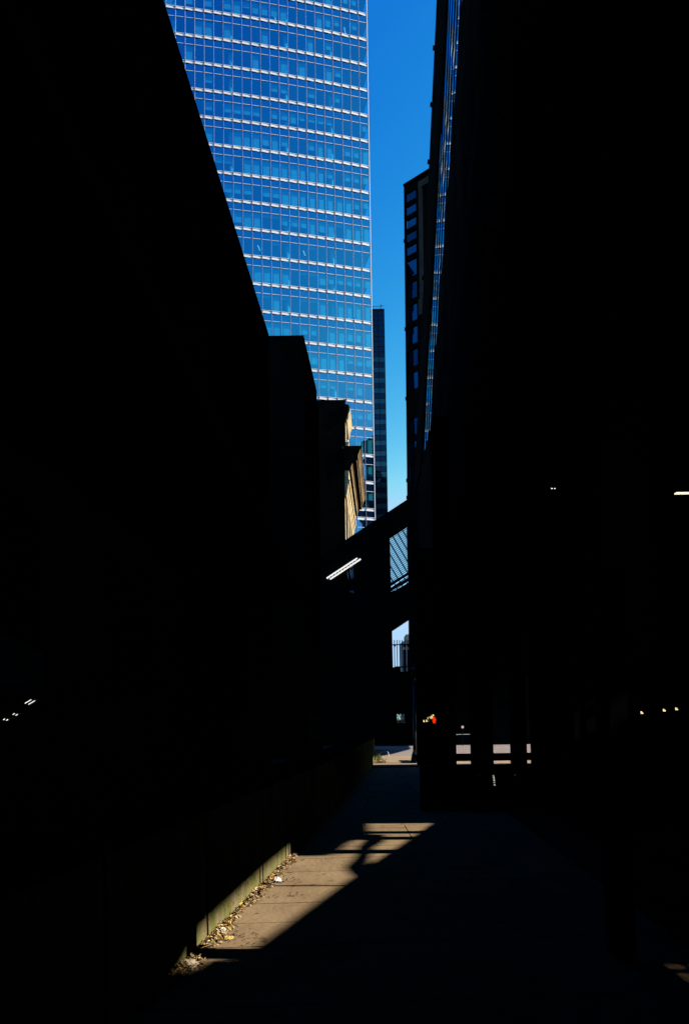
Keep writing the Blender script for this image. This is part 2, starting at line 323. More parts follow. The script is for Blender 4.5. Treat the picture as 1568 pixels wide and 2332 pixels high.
# ---------------------------------------------------------------- glass tower
TW = thing('glass_tower', 'tall curved blue glass office tower with white ledges at every storey', 'building', (-8, 104, 0))
NB, BAY = 30, 1.42
P = [Vector((5.15, 107.0, 0))]; NRM = []
for i in range(NB):
    th = rad(13.6 - .28 * i); NRM.append(Vector((math.sin(th), -math.cos(th), 0)))
    P.append(P[-1] + Vector((-math.cos(th), -math.sin(th), 0)) * BAY)
NRM.append(NRM[-1])
ZK = [114.28 + 4.24 * 3 - 4.24 * k for k in range(23)] + [32.3, 27.0, 21.7]
ZTOP = ZK[0] + 3.2
def zz(z): return Vector((0, 0, z))
for k, zk in enumerate(ZK):
    nxt = ZK[k + 1] if k + 1 < len(ZK) else zk - 5.3
    led, gap_, lip, tr, vg, sp, sl2 = MB(), MB(), MB(), MB(), MB(), MB(), MB()
    for i in range(NB):
        a, b, n = P[i], P[i + 1], NRM[i]                      # a = right end, b = left end
        na = n
        led.hexa([b + zz(zk) + n * .02, b + zz(zk) + n * .14, a + zz(zk) + n * .03, a + zz(zk) + n * .02,
                  b + zz(zk + .31) + n * .02, b + zz(zk + .31) + n * .14, a + zz(zk + .31) + n * .03, a + zz(zk + .31) + n * .02])
        lip.hexa([b + zz(zk + .39) + n * .02, b + zz(zk + .39) + n * .12, a + zz(zk + .39) + n * .06, a + zz(zk + .39) + n * .02,
                  b + zz(zk + .46) + n * .02, b + zz(zk + .46) + n * .12, a + zz(zk + .46) + n * .06, a + zz(zk + .46) + n * .02])
        gap_.hexa([b + zz(zk + .31), b + zz(zk + .31) + n * .08, a + zz(zk + .31) + n * .08, a + zz(zk + .31),
                   b + zz(zk + .39), b + zz(zk + .39) + n * .08, a + zz(zk + .39) + n * .08, a + zz(zk + .39)])
        zt = zk - 1.15
        tr.bar(a + zz(zt) + n * .025, b + zz(zt) + n * .025, n, .02, .035)
        j = [n * rnd.uniform(-.005, .005) for _ in range(4)]
        sp.quad(a + zz(zt) + j[0], b + zz(zt) + j[1], b + zz(zk) + j[2], a + zz(zk) + j[3])
        j = [n * rnd.uniform(-.013, .013) for _ in range(4)]
        z0 = nxt + .52
        vg.quad(a + zz(z0) + j[0], b + zz(z0) + j[1], b + zz(zt) + j[2], a + zz(zt) + j[3])
    link('ledge', led, M['alu'], TW); link('ledge_gap', gap_, M['aludark'], TW); link('ledge_lip', lip, M['alu'], TW)
    link('transom', tr, M['alu'], TW); link('vision_glass', vg, M['tglass'], TW); link('spandrel', sp, M['spandrel'], TW)
    back = [P[i] - NRM[i] * 14 for i in range(NB + 1)]
    front = [P[i] - NRM[i] * .12 for i in range(NB + 1)]
    link('floor_slab', MB().prism([(p.x, p.y) for p in front] + [(p.x, p.y) for p in back[::-1]], zk - 1.12, zk - .1), M['inner'], TW)
for i in range(NB + 1):
    n = NRM[i]
    link('mullion', MB().bar(P[i] + n * .045 + zz(10), P[i] + n * .045 + zz(ZTOP), Vector((n.y, -n.x, 0)), .011 if i else .05, .05), M['alumul'] if i else M['alu'], TW)
bw = MB()
for i in range(3, NB): bw.quad(P[i] - NRM[i] * 4.2 + zz(8), P[i + 1] - NRM[i] * 4.2 + zz(8), P[i + 1] - NRM[i] * 4.2 + zz(ZTOP), P[i] - NRM[i] * 4.2 + zz(ZTOP))
bw.quad(P[3] - NRM[3] * 4.2 + zz(8), P[3] - NRM[3] * 14 + zz(8), P[3] - NRM[3] * 14 + zz(ZTOP), P[3] - NRM[3] * 4.2 + zz(ZTOP))
link('core_wall', bw, M['inner'], TW)
sg = MB().quad(P[0] + zz(8), P[0] + Vector((.6, 14, 8)), P[0] + Vector((.6, 14, ZTOP)), P[0] + zz(ZTOP))
link('side_glass', sg, M['tglass'], TW)
for k in range(1, 5):
    p = P[0] + Vector((.6, 14, 0)) * (k / 5)
    link('side_mullion', MB().bar(p + zz(8), p + zz(ZTOP), (1, 0, 0), .07, .07), M['alumul'], TW)
link('roof', MB().prism([(p.x, p.y) for p in P] + [(p.x, p.y) for p in back[::-1]], ZTOP, ZTOP + .5), M['alu'], TW)
for i in (4, 9, 15, 21, 27):
    for off in (.0,):
        c = P[i] - NRM[i] * .75 - Vector((.35, 0, 0))
        link('column', MB().prism([(c.x + .36 * math.cos(a), c.y + .36 * math.sin(a)) for a in [2 * math.pi * q / 12 for q in range(12)]], 8, ZTOP), M['white'], TW)
cand = []
for k in range(1, len(ZK) - 1):
    zt, z0 = ZK[k] - 1.15, ZK[k + 1] + .52
    dens = .25 if k in (4, 5, 6) else (.88 if k > 8 else .68)
    if k == 12: dens = .15
    if k > 18: dens = .8
    hcur = .5
    for i in range(NB):
        if rnd.random() > dens: continue
        if rnd.random() < .45: hcur = rnd.choice([.2, .42, .55, .68, .95, 1.0, 1.0])
        h = (zt - z0) * hcur; a, b, n = P[i] - NRM[i] * .28, P[i + 1] - NRM[i] * .28, NRM[i]
        wf = rnd.uniform(.76, .9); a2 = b + (a - b) * wf; b2 = b + (a - b) * .05
        cand.append((k, (b2, a2, zt - .02, zt - h, n)))
def blind(mb, b2, a2, zt, zb, n):
    mb.quad(b2 + zz(zb), a2 + zz(zb), a2 + zz(zt), b2 + zz(zt))
    mb.bar(b2 + zz(zb) + n * .01, a2 + zz(zb) + n * .01, n, .02, .025)
sel = [c for c in cand if 3 <= c[0] <= 22]; sel.sort(key=lambda c: abs(c[0] - 10) + .02 * rnd.random())
for k, c in sel[:100]:
    mb = MB(); blind(mb, *c); link('blind', mb, M['blind'], TW)
rest = MB()
for k, c in sel[100:] + [c for c in cand if not 3 <= c[0] <= 22]: blind(rest, *c)
link('other_blinds', rest, M['blind'], TW)['kind'] = 'stuff'
for k in range(3, 21):                                         # desks and shelves close to the glass
    for i in range(0, 20):
        if rnd.random() < .16:
            c = P[i] - NRM[i] * rnd.uniform(.8, 1.6) - Vector((rnd.uniform(.3, 1), 0, 0)); z = ZK[k + 1] + .3
            hh = rnd.choice([.5, .75, 1.2])
            mb = MB().box(c.x - .35, c.x + .35, c.y - .2, c.y + .2, z + hh - .2, z + hh)
            mb.box(c.x - .3, c.x - .24, c.y - .1, c.y + .1, z - .2, z + hh - .2); mb.box(c.x + .24, c.x + .3, c.y - .1, c.y + .1, z - .2, z + hh - .2)
            link('desk', mb, M['white'], TW)
for k, i in ((3, 9), (3, 10), (3, 4), (3, 2), (6, 9), (12, 12), (12, 7)):      # ceiling strips that are switched on
    c = P[i] - NRM[i] * 1.2 - Vector((.6, 0, 0)); z = ZK[k] - 1.2
    link('ceiling_light', MB().bar((c.x, c.y, z - .05), (c.x + .22, c.y + 1.2, z - .05), (1, 0, 0), .07, .03), M['tube'], TW)

# ---------------------------------------------------------------- thin dark tower right of it
T2 = thing('distant_tower', 'slim dark gridded glass tower standing behind the right edge of the blue glass tower', 'building', (9, 200, 0))
link('body', MB().prism([(1, 200.1), (13.35, 200.1), (13.2, 224), (1, 224)], 0, 122), M['blackmetal'], T2)
z = 121.3; k = 0
while z > 30:
    q = MB()
    for c in range(7):
        x0 = 13.2 - 1.72 * (c + 1); j = [rnd.uniform(-.012, .012) for _ in range(4)]
        q.quad((x0 + .08, 200 + j[0], z - 1.42), (x0 + 1.66, 200 + j[1], z - 1.42), (x0 + 1.66, 200 + j[2], z), (x0 + .08, 200 + j[3], z))
    link('window_band' if k % 2 else 'spandrel_band', q, M['t2a'] if k % 2 and k > 8 else M['t2b'], T2)
    z -= 1.55; k += 1
rl = MB()
for x in range(2, 14, 2): rl.tube([(x, 200.2, 122), (x, 200.2, 122.9)], .05, 6)
rl.tube([(1, 200.2, 122.2), (13.2, 200.2, 122.9)], .06, 6)
link('roof_rail', rl, M['blackmetal'], T2)
link('mast', MB().tube([(12.4, 200.3, 122), (12.4, 200.3, 123.2)], .06, 6).lathe((12.4, 200.3, 123.2), [(.05, -.15), (.2, 0), (.05, .15)], 8), M['blackmetal'], T2)

# ---------------------------------------------------------------- dark tower with the window column (far right of street)
R2 = thing('dark_tower', 'dark tower with a column of blue windows on its corner, left of the finned facade', 'building', (12, 120, 0))
q0, q1 = at(921, 425, 120.1), at(982, 386, 116.4); q0.z = q1.z = 0
u2 = (q1 - q0).normalized(); n2 = Vector((u2.y, -u2.x, 0)); H2 = 96.1; L2 = (q1 - q0).length + 8
e2 = q0 + u2 * L2
link('body', MB().prism([(q0.x, q0.y), (e2.x, e2.y), (e2.x + 6, e2.y + 12), (q0.x * 1.117 + .5, q0.y + 14)], 0, H2), M['black'], R2)
link('roof_slab', MB().bar(q0 - u2 * .1 + n2 * .1 + zz(H2 + .15), e2 + n2 * .1 + zz(H2 + .15), n2, .3, .15), M['black'], R2)
zc = H2 - 2.4; k = 0
while zc > 34:
    if k < 5: hh, st = .72, 2.45
    else: hh, st = 1.45, 4.05
    if k == 5: zc -= .9
    if k not in (11,):
        j = [rnd.uniform(-.004, .004) for _ in range(4)]; a = q0 + u2 * .45; b = q0 + u2 * 2.35
        link('window', MB().quad(a + n2 * (.06 + j[0]) + zz(zc - hh), b + n2 * (.06 + j[1]) + zz(zc - hh), b + n2 * (.06 + j[2]) + zz(zc + hh), a + n2 * (.06 + j[3]) + zz(zc + hh)), M['r2glass'] if k % 3 else M['r2dim'], R2)
        link('window_hood', MB().bar(a + n2 * .14 + zz(zc + hh + .1), b + n2 * .14 + zz(zc + hh + .1), n2, .16, .06), M['black'], R2)
    zc -= st; k += 1
link('corner_post', MB().bar(q0 + u2 * .12 + n2 * .12, q0 + u2 * .12 + n2 * .12 + zz(H2), u2, .16, .14), M['black'], R2)
link('pilaster', MB().bar(q0 + u2 * 3.45 + n2 * .2 + zz(74), q0 + u2 * 3.45 + n2 * .2 + zz(H2 - 2.2), u2, .32, .2), M['dimstone'], R2)
link('lintel', MB().bar(q0 + u2 * 3.1 + n2 * .22 + zz(H2 - 1.6), q0 + u2 * 7 + n2 * .22 + zz(H2 - 1.6), n2, .2, .6), M['dimstone'], R2)
link('balcony', MB().bar(q0 + u2 * 3.0 + n2 * .3 + zz(72.5), q0 + u2 * 4.6 + n2 * .3 + zz(72.5), n2, .3, 1.4), M['dimstone'], R2)
for k, zz_ in enumerate((86, 70, 57.5, 43, 40)):
    link('gutter_cap', MB().bar(q0 - u2 * .12 + n2 * .1 + zz(zz_), q0 + u2 * .2 + n2 * .1 + zz(zz_), n2, .3, .3), M['black'], R2)

for ch in R2.children:
    for v in ch.data.vertices: v.co.x -= (H2 - v.co.z) * .008

# ---------------------------------------------------------------- finned tower on the right (mirrors the blue tower) on its raised base
def r1x(y, z): return 5.196 - .0175 * (48.7 - y) + .0646 * (z - 17.3)
R1 = thing('finned_tower', 'black tower on the right with thin fins and mirror glass reflecting the blue tower', 'building', (6, 45, 0))
ZB, ZT = 17.3, 72.0
def slant(y0, y1, z0, z1, o, mb=None):      # plate lying on the sloping facade
    mb = mb or MB()
    return mb.quad((r1x(y0, z0) - o, y0, z0), (r1x(y1, z0) - o, y1, z0), (r1x(y1, z1) - o, y1, z1), (r1x(y0, z1) - o, y0, z1))
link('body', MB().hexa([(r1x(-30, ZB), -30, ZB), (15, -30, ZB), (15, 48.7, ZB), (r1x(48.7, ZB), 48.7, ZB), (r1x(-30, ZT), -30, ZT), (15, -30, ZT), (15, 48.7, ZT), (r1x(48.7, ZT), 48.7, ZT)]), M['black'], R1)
link('lower_floors', MB().hexa([(r1x(36.2, ZB), 36.2, 7.2), (11.25, 36.2, 7.2), (11.25, 48.7, 7.2), (r1x(48.7, ZB) - .45, 48.7, 7.2), (r1x(36.2, ZB), 36.2, ZB - .004), (11.25, 36.2, ZB - .004), (11.25, 48.7, ZB - .004), (r1x(48.7, ZB), 48.7, ZB - .004)]), M['black'], R1)
link('ground_floor', MB().box(5.05, 17, 43.2, 48.6, 0, 7.196), M['black'], R1)
STEP = 1.45; y = 43.9; ys = []
while y > 20: ys.append(y); y -= STEP
for i, y in enumerate(ys[:-1]):
    y2 = ys[i + 1]; mb = MB(); zrow = ZB + .6
    while zrow < ZT - 3:
        j = [rnd.uniform(-.006, .006) for _ in range(4)]; z2 = zrow + 4.2
        mb.quad((r1x(y2, zrow) - .03 + j[0], y2, zrow), (r1x(y, zrow) - .03 + j[1], y, zrow), (r1x(y, z2) - .03 + j[2], y, z2), (r1x(y2, z2) - .03 + j[3], y2, z2))
        zrow = z2
    link('mirror_glass', mb, M['mirror'], R1)
for y in ys:
    o = .03; dp = .04
    link('fin', MB().hexa([(r1x(y, ZB) - o - dp, y - .05, ZB), (r1x(y, ZB), y - .05, ZB), (r1x(y, ZB), y + .05, ZB), (r1x(y, ZB) - o - dp, y + .05, ZB),
                           (r1x(y, ZT) - o - dp, y - .05, ZT), (r1x(y, ZT), y - .05, ZT), (r1x(y, ZT), y + .05, ZT), (r1x(y, ZT) - o - dp, y + .05, ZT)]), M['blackmetal'], R1)
link('end_panel', MB().hexa([(r1x(44, ZB) - .12, 44, ZB), (r1x(44, ZB), 44, ZB), (r1x(48.7, ZB), 48.69, ZB), (r1x(48.7, ZB) - .12, 48.69, ZB),
                             (r1x(37, ZT) - .12, 37, ZT), (r1x(37, ZT), 37, ZT), (r1x(48.7, ZT), 48.69, ZT), (r1x(48.7, ZT) - .12, 48.69, ZT)]), M['black'], R1)
for z in [20 + 4.3 * k for k in range(9)]:
    link('facade_stud', MB().box(r1x(48.6, z) - .24, r1x(48.6, z) - .1, 48.4, 48.6, z, z + .22), M['black'], R1)

def podx(y): return 1.53 + .0892 * y
PD = thing('raised_podium', 'long black podium on columns over the right of the pavement, below the finned tower', 'building', (3, 12, 0))
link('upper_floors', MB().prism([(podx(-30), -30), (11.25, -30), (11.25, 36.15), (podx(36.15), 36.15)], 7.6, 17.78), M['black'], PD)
for i in range(9):
    for r_ in range(2):
        y0 = -4 + i * 4.3
        link('window', MB().hexa([(podx(y0) - .01, y0, 9 + r_ * 4.4), (podx(y0) + .05, y0, 9 + r_ * 4.4), (podx(y0 + 2.8) + .05, y0 + 2.8, 9 + r_ * 4.4), (podx(y0 + 2.8) - .01, y0 + 2.8, 9 + r_ * 4.4),
                                  (podx(y0) - .01, y0, 11.6 + r_ * 4.4), (podx(y0) + .05, y0, 11.6 + r_ * 4.4), (podx(y0 + 2.8) + .05, y0 + 2.8, 11.6 + r_ * 4.4), (podx(y0 + 2.8) - .01, y0 + 2.8, 11.6 + r_ * 4.4)]), M['darkwin'], PD)
OFFA = math.pi / 2 - AZ; TE = math.tan(ELEV) / math.cos(OFFA); XU, XL = 11.0, 7.5
def sy(y, x, X): return y + (X - x) * math.tan(OFFA)        # Y on plane X of the sun ray that lands at (x, y)
def lp0(x, y): return (sy(y, x, 7.5), (7.5 - x) * TE)
def up(x, y, z=0.0): return (sy(y, x, XU), z + (XU - x) * TE)
pts = [up(-1.2, 3.6, .04), up(-1.09, 4.6, .15), up(-1.03, 5.0, .28), up(-.82, 6.9, .29), up(-.655, 8.24, .28), up(-.50, 8.27), up(-.38, 8.45), up(-.28, 9.0), up(-.12, 9.45), up(.05, 9.5), up(.04, 11.0)]
ya, yb = lp0(-1.36, 3.7)[0], lp0(-.99, 4.74)[0]
def lowtop(y): return lp0(-1.36, 3.7)[1] + (lp0(-.99, 4.74)[1] - lp0(-1.36, 3.7)[1]) * (y - ya) / (yb - ya)
zs_ = [0, 3.02, 3.028, 3.10, 3.108, 3.18, 3.188]
for za, zb_ in zip(zs_[::2], zs_[1::2] + [None]):
    zb2 = (lambda y: zb_) if zb_ else lowtop
    link('sun_slit_plate', MB().slab([(ya, za), (yb, za), (yb, zb2(yb)), (ya, zb2(ya))], XL, XL + .008, 'x'), M['black'], PD)  # unseen plate added, slit to let faint sun stripes through
link('slit_divider', MB().box(XL - .02, XL + .03, 4.09, 4.165, 0, 4.4), M['black'], PD)  # added bar that splits the slit light into two bands
link('slit_leak_block', MB().box(XL - .01, XL + .19, yb - .05, yb + .06, 0, 4.8), M['black'], PD)  # added block closing a light leak beside the slit plate
low = [(-30, 6.6)] + pts + [(sy(24.3, 1.1, XU), 6.2), up(1.12, 24.3, .5), up(1.2, 27, .42), up(1.4, 30.6, .12), up(2.0, 33, 0), up(3.3, 38), up(3.6, 42.5), (50, 3.5)]
low.sort(key=lambda p: p[0])
link('sun_cut_panel', MB().slab([(50, 7.59), (-30, 7.59)] + low, XU, XU + .25, 'x'), M['black'], PD)  # unseen panel, lower edge shaped to cut the sun patches
def scr(a, b, z1=7.5): link('sun_block_wall', MB().box(XU + .3, XU + .5, a, b, 0, z1), M['black'], PD)  # unseen wall added to block sun outside the lit patches
scr(42.75, 43.15)
scr(-30, sy(4.28, -1.0, XU)); h0, h1 = sy(11.93, 2.8, XU), sy(12.08, 2.8, XU)
scr(sy(10.72, .6, XU), h0); scr(h1, sy(24.9, 1.2, XU)); scr(h0, h1, 5.38)
link('sun_block_top', MB().box(XU + .3, XU + .5, h0, h1, 5.95, 7.5), M['black'], PD)  # added piece closing the top of the sun hole for the barrier fittings
link('post', MB().box(2.15, 2.3, 11.8, 12.19, 0, .64), M['blackmetal'], PD)  # added to stop the beam from that hole reaching the paving
lp = lambda x, y: (sy(y, x, XL), (XL - x) * TE)
l2 = [lp(-.93, 4.74), lp(-.78, 4.86), lp(-.71, 5.0), lp(-.32, 6.2), lp(.25, 7.9), lp(.62, 8.9), lp(1.24, 10.7), lp(1.4, 11.2)]
link('stair_parapet', MB().slab([(l2[0][0], 0)] + l2 + [(l2[-1][0], 0)][::1], XL, XL + .2, 'x'), M['black'], PD)
# handrail whose shadow crosses the lit paving, with a rounded newel
rp = [Vector((XL + 1.0, sy(y_, x_, XL + 1.0), (XL + 1.0 - x_) * TE)) for x_, y_ in ((.36, 9.75), (.30, 9.2), (.19, 8.8), (.16, 8.45), (.12, 8.05), (.05, 7.6), (.12, 7.1))]
link('stair_handrail', MB().tube(rp, [.07, .075, .06, .05, .055, .07, .06], 10), M['blackmetal'], PD)
def post(x, yt, w_, h, xg=-.1):
    yy = yt + (x - xg) * math.tan(OFFA); link('post', MB().box(x - .06, x + .06, yy - w_ / 2, yy + w_ / 2, 0, h), M['blackmetal'], PD)
post(1.8, 4.86, .21, 2.6, -.8); post(2.6, 6.80, .035, 2.6, -.5); post(3.2, 8.50, .25, 2.9, .1); post(3.2, 9.43, .25, 2.9, .3); post(3.2, 9.9, .22, 2.9, .6)
link('pier', MB().box(4.0, 4.7, 10.62, 11.6, 0, 7.59), M['black'], PD)
link('pier', MB().box(5.5, 6.0, 2.4, 4.02, 0, 7.59), M['black'], PD)
def col(px0, px1, Y, dep=.5):
    a, b = at(px0, 1640, Y).x, at(px1, 1640, Y).x
    link('column', MB().box(a, b, Y, Y + dep, 0, 7.59), M['black'], PD)
col(1000, 1037, 13.6); col(950, 1003, 24.35); col(1071, 1121, 14.2, .12); col(1161, 1197, 14.2, .08); col(1207, 1365, 14.2, .07); col(1371, 1600, 13.6, 1.0)
col(1600, 2300, 10.5, 1.0)
link('shadow_bar', MB().box(5.95, 6.05, 25.3, 27.3, 2.06, 2.27), M['black'], PD)  # bar added to cast a soft shadow on the far pavement
link('barrier_panel', MB().box(at(955, 1700, 12.2).x, 8, 12.2, 12.3, 0, at(1050, 1742, 12.2).z), M['black'], PD)
link('barrier_rail', MB().box(at(955, 1700, 12.2).x, 8, 12.18, 12.3, at(1050, 1732.5, 12.2).z, at(1050, 1716, 12.2).z), M['black'], PD)

# slab added over the camera to cut sky light, and blocks closing the canyon behind (out of frame, they shade the street)
tag(link('added_shade_slab', MB().box(-5.2, 2.6, -30, 11.9, 15.05, 15.5), M['black']), 'unseen black slab added above the near pavement to cut sky light', 'roof')
bk = thing('office_building', 'dark office block closing the street behind the photographer', 'building', (0, -34, 0))
link('wall', MB().box(-40, 40, -46, -34, 0, 40), M['black'], bk); link('parapet', MB().box(-40.1, 40.1, -34.2, -33.6, 40, 40.8), M['black'], bk)
rb = thing('dark_block', 'dark stepped block behind the finned tower, seen only as a reflection', 'building', (34, 52, 0))
link('wall', MB().box(33, 46, 50, 57, 0, 66), M['black'], rb); link('penthouse', MB().box(34.5, 45, 51, 56.5, 66, 70), M['black'], rb)
link('chimney', MB().box(33.3, 34.2, 55, 56, 66, 68), M['black'], rb)

# ---------------------------------------------------------------- inclined covered stair across the street
S0, S1 = 45.6, 46.6
ST = thing('covered_stair', 'black inclined covered stair crossing the street, with two slanted openings', 'stair', (3, 46, 0))
topz = lambda x: 13.565 + (x - .43) * .6457
o1t = lambda x: 13.703 + (x - 3.167) * .645
o1b = lambda x: 9.92 + (x - 3.189) * .56
o2t = lambda x: 7.468 + (x - 3.233) * .65
XLm, XRm = 3.17, 4.45
link('roof_girder', MB().slab([(-3, o1t(-3)), (5.6, o1t(5.6)), (5.6, topz(5.6)), (-3, topz(-3))], S0, S1, 'y'), M['black'], ST)
link('mid_girder', MB().slab([(XLm, o2t(XLm)), (5.6, o2t(5.6)), (5.6, o1b(5.6)), (XLm, o1b(XLm))], S0, S1, 'y'), M['black'], ST)
link('side_wall', MB().slab([(-3, 3.6), (XLm + .04, 3.6), (XLm - .03, o1t(XLm)), (-3, o1t(-3))], S0 + .01, S1 - .01, 'y'), M['black'], ST)
link('end_column', MB().slab([(4.56, 0), (5.6, 0), (5.6, 16), (4.34, 14.4), (4.36, 11.5), (4.47, 11.1), (4.5, 8.3)], S0 + .02, S1 - .02, 'y'), M['black'], ST)
gw0, gw1 = at(903, 1640, S0).x, at(925, 1640, S0).x
gz0, gz1 = at(912, 1646, S0).z, at(912, 1625, S0).z
bwll = MB(); bwll.box(-3, gw0, S0, S1, 0, 3.596); bwll.box(gw1, 4.55, S0, S1, 0, 3.596); bwll.box(gw0, gw1, S0, S1, 0, gz0); bwll.box(gw0, gw1, S0, S1, gz1, 3.596)
link('base_wall', bwll, M['black'], ST)
link('landing', MB().box(3.22, 4.55, S0, S1, 3.6, 4.72), M['black'], ST)
link('bin_store', MB().box(3.2, at(911, 1520, S0).x, S0 - .1, S1, 4.73, at(905, 1519, S0).z), M['black'], ST)
for a, b in (((890, 1328.5), (936, 1302)), ((890, 1342), (936, 1314))):
    pa, pb = at(*a, S0 - .05), at(*b, S0 - .05)
    link('handrail', MB().bar(pa - Vector((.3, 0, .19)), pb + Vector((.2, 0, .13)), (0, 1, 0), .05, .085), M['black'], ST)
for k in range(9):
    x = at(898 + 6.0 * k, 1500, 45.2).x
    link('picket', MB().box(x - .024, x + .024, 45.18, 45.24, 4.72, at(898, 1457, 45.2).z), M['blackmetal'], ST)
zr = at(898, 1467.5, 45.2).z
link('fence_rail', MB().box(3.1, 4.6, 45.16, 45.26, zr - .03, zr + .03).box(3.3, 4.6, 45.16, 45.26, 4.5 + .45, 4.5 + .53), M['blackmetal'], ST)
link('rail_bracket', MB().slab([(at(894, 1469, 45.2).x, zr), (at(902, 1469, 45.2).x, zr), (at(898, 1475, 45.2).x, zr - .2)], 45.1, 45.15, 'y'), M['blackmetal'], ST)
# louvred roof behind the upper opening
LV = thing('louvre_canopy', 'louvred glass canopy with slanting slats seen through the upper opening of the stair', 'canopy', at(910, 1275, 51))
cu = Vector((1, 0, .655)).normalized(); cv = Vector((.9, .8, -1.30)).normalized(); cn = cu.cross(cv).normalized(); c0 = at(910, 1275, 51)
lm = MB()
for k in range(-16, 17):
    c = c0 + cv * (k * .142); lm.bar(c - cu * 2.1, c + cu * 2.1, cv, .026, .012)
link('slat_panel', lm, M['blackmetal'], LV)
for k in range(-5, 6):
    c = c0 + cu * (k * .42) - cn * .05; link('rafter', MB().bar(c - cv * 2.25, c + cv * 2.25, cu, .036, .05), M['blackmetal'], LV)
link('glass_pane', MB().quad(c0 - cu * 2.1 - cv * 2.25 + cn * .08, c0 + cu * 2.1 - cv * 2.25 + cn * .08, c0 + cu * 2.1 + cv * 2.25 + cn * .08, c0 - cu * 2.1 + cv * 2.25 + cn * .08), glass('canopyglass', (.60, .92, 1.0), (.8, .9, 1), .03), LV)

# far tower in the lower opening
T3 = thing('apartment_tower', 'far concrete tower with dark window strips seen through the lower opening behind railings', 'building', (40, 400, 0))
xl = at(915, 1445, 400).x
link('wall', MB().box(xl, xl + 24, 400, 420, 0, 46.3), M['conc'], T3)
link('penthouse', MB().box(xl + 2.4, xl + 18, 402, 416, 46.3, 50.5), M['taupe'], T3)
link('parapet', MB().box(xl + 4, xl + 4.8, 399.6, 400, 45.8, 48.2), M['white'], T3)
for k in range(5):
    x = xl + .5 + k * 2.2
    link('window_strip', MB().box(x, x + 1.55, 399.9, 400.2, 0, 41.5), M['darkwin'], T3)
    link('window', MB().box(x, x + 1.5, 399.9, 400.2, 43.0, 44.8), M['darkwin'], T3)
gr = MB()
for k in range(22): gr.box(xl + 5.6, xl + 9, 399.75, 399.88, 1 + k * 2.0, 1.5 + k * 2.0)
link('balcony_stack', gr, M['conc'], T3)
link('mast', MB().tube([(xl + 7.5, 403, 50), (xl + 7.5, 403, 52.5)], .08, 6), M['blackmetal'], T3)

# ---------------------------------------------------------------- lamps and small lit things
def twin_tube(label, pa, pb, sep, r, group=None, nt_=10, m='tube'):
    pa, pb = Vector(pa), Vector(pb); u = (pb - pa).normalized(); v = Vector((0, 1, 0)).cross(u).normalized()
    if v.z < 0: v = -v
    t = thing('tube_light', label, 'lamp', pa, group)
    for s in (1, -1):
        sh = u * (.0 if s > 0 else sep * .9)
        link('tube', MB().tube([pa + sh + v * s * sep / 2, pa + sh + v * s * sep / 2 + u * r * .6, pb + sh + v * s * sep / 2 - u * r * .6, pb + sh + v * s * sep / 2], [r * .6, r, r, r * .6], 10), M[m], t, True)
    link('housing', MB().bar(pa + Vector((0, .12, 0)), pb + u * sep + Vector((0, .12, 0)), v, sep / 2 * .7, .05), M['stonedark'], t)
    for k in range(nt_):
        c = pa + (pb - pa) * ((k + 1) / (nt_ + .6)) + u * sep * .4
        link('bracket', MB().bar(c - v * sep * .32, c + v * sep * .32, u, r * .5, r * .9), M['blackmetal'], t)
    return t
twin_tube('long slanted pair of glowing white tubes under the inclined stair', at(745, 1319, 45.3), at(815, 1273, 45.3), .165, .055)
for (a, b, Y, s) in (((59, 1604), (74, 1595), 7.6, .030), ((31, 1629), (36, 1626), 6.9, .022), ((10, 1641), (14, 1638), 6.8, .022)):
    which = {59: 'brightest slanted white tube light low at the left edge, upper right of three', 31: 'short white tube light at the left edge, middle of three', 10: 'tiny white tube light at the extreme left edge, lowest of three'}[a[0]]
    twin_tube(which, at(*a, Y), at(*b, Y), s, .0052, 'white tube lights by the left wall', 2)
tl = thing('linear_lamp', 'thin horizontal lit strip lamp high at the right edge under the podium', 'lamp', at(1536, 1123, 9))
for k in range(4):
    a, b = at(1536 + k * 15, 1123 - k * .2, 9), at(1549.6 + k * 15, 1122.8 - k * .2, 9)
    link('diffuser', MB().bar(a, b, (0, 0, 1), .0065, .03), M['tubewarm'], tl)
a, b = at(1536, 1118, 9), at(1600, 1117, 9)
link('housing', MB().bar(a, b, (0, 0, 1), .02, .05), M['blackmetal'], tl); link('hanger', MB().tube([a, (a.x, a.y, 7.2)], .008, 6).tube([b, (b.x, b.y, 7.2)], .008, 6), M['blackmetal'], tl)
pl = thing('ceiling_spot', 'pair of tiny white ceiling lights under the right podium', 'lamp', at(1259, 1112, 13))
for px in (1255.2, 1262): link('lens', MB().lathe(at(px, 1112, 13), [(.004, -.012), (.013, -.006), (.013, .006), (.004, .012)], 8), M['tube'], pl)
link('fitting', MB().box(*sorted((at(1253, 1112, 13).x, at(1265, 1112, 13).x)), 12.99, 13.05, at(1259, 1110, 13).z, 7.2), M['blackmetal'], pl)

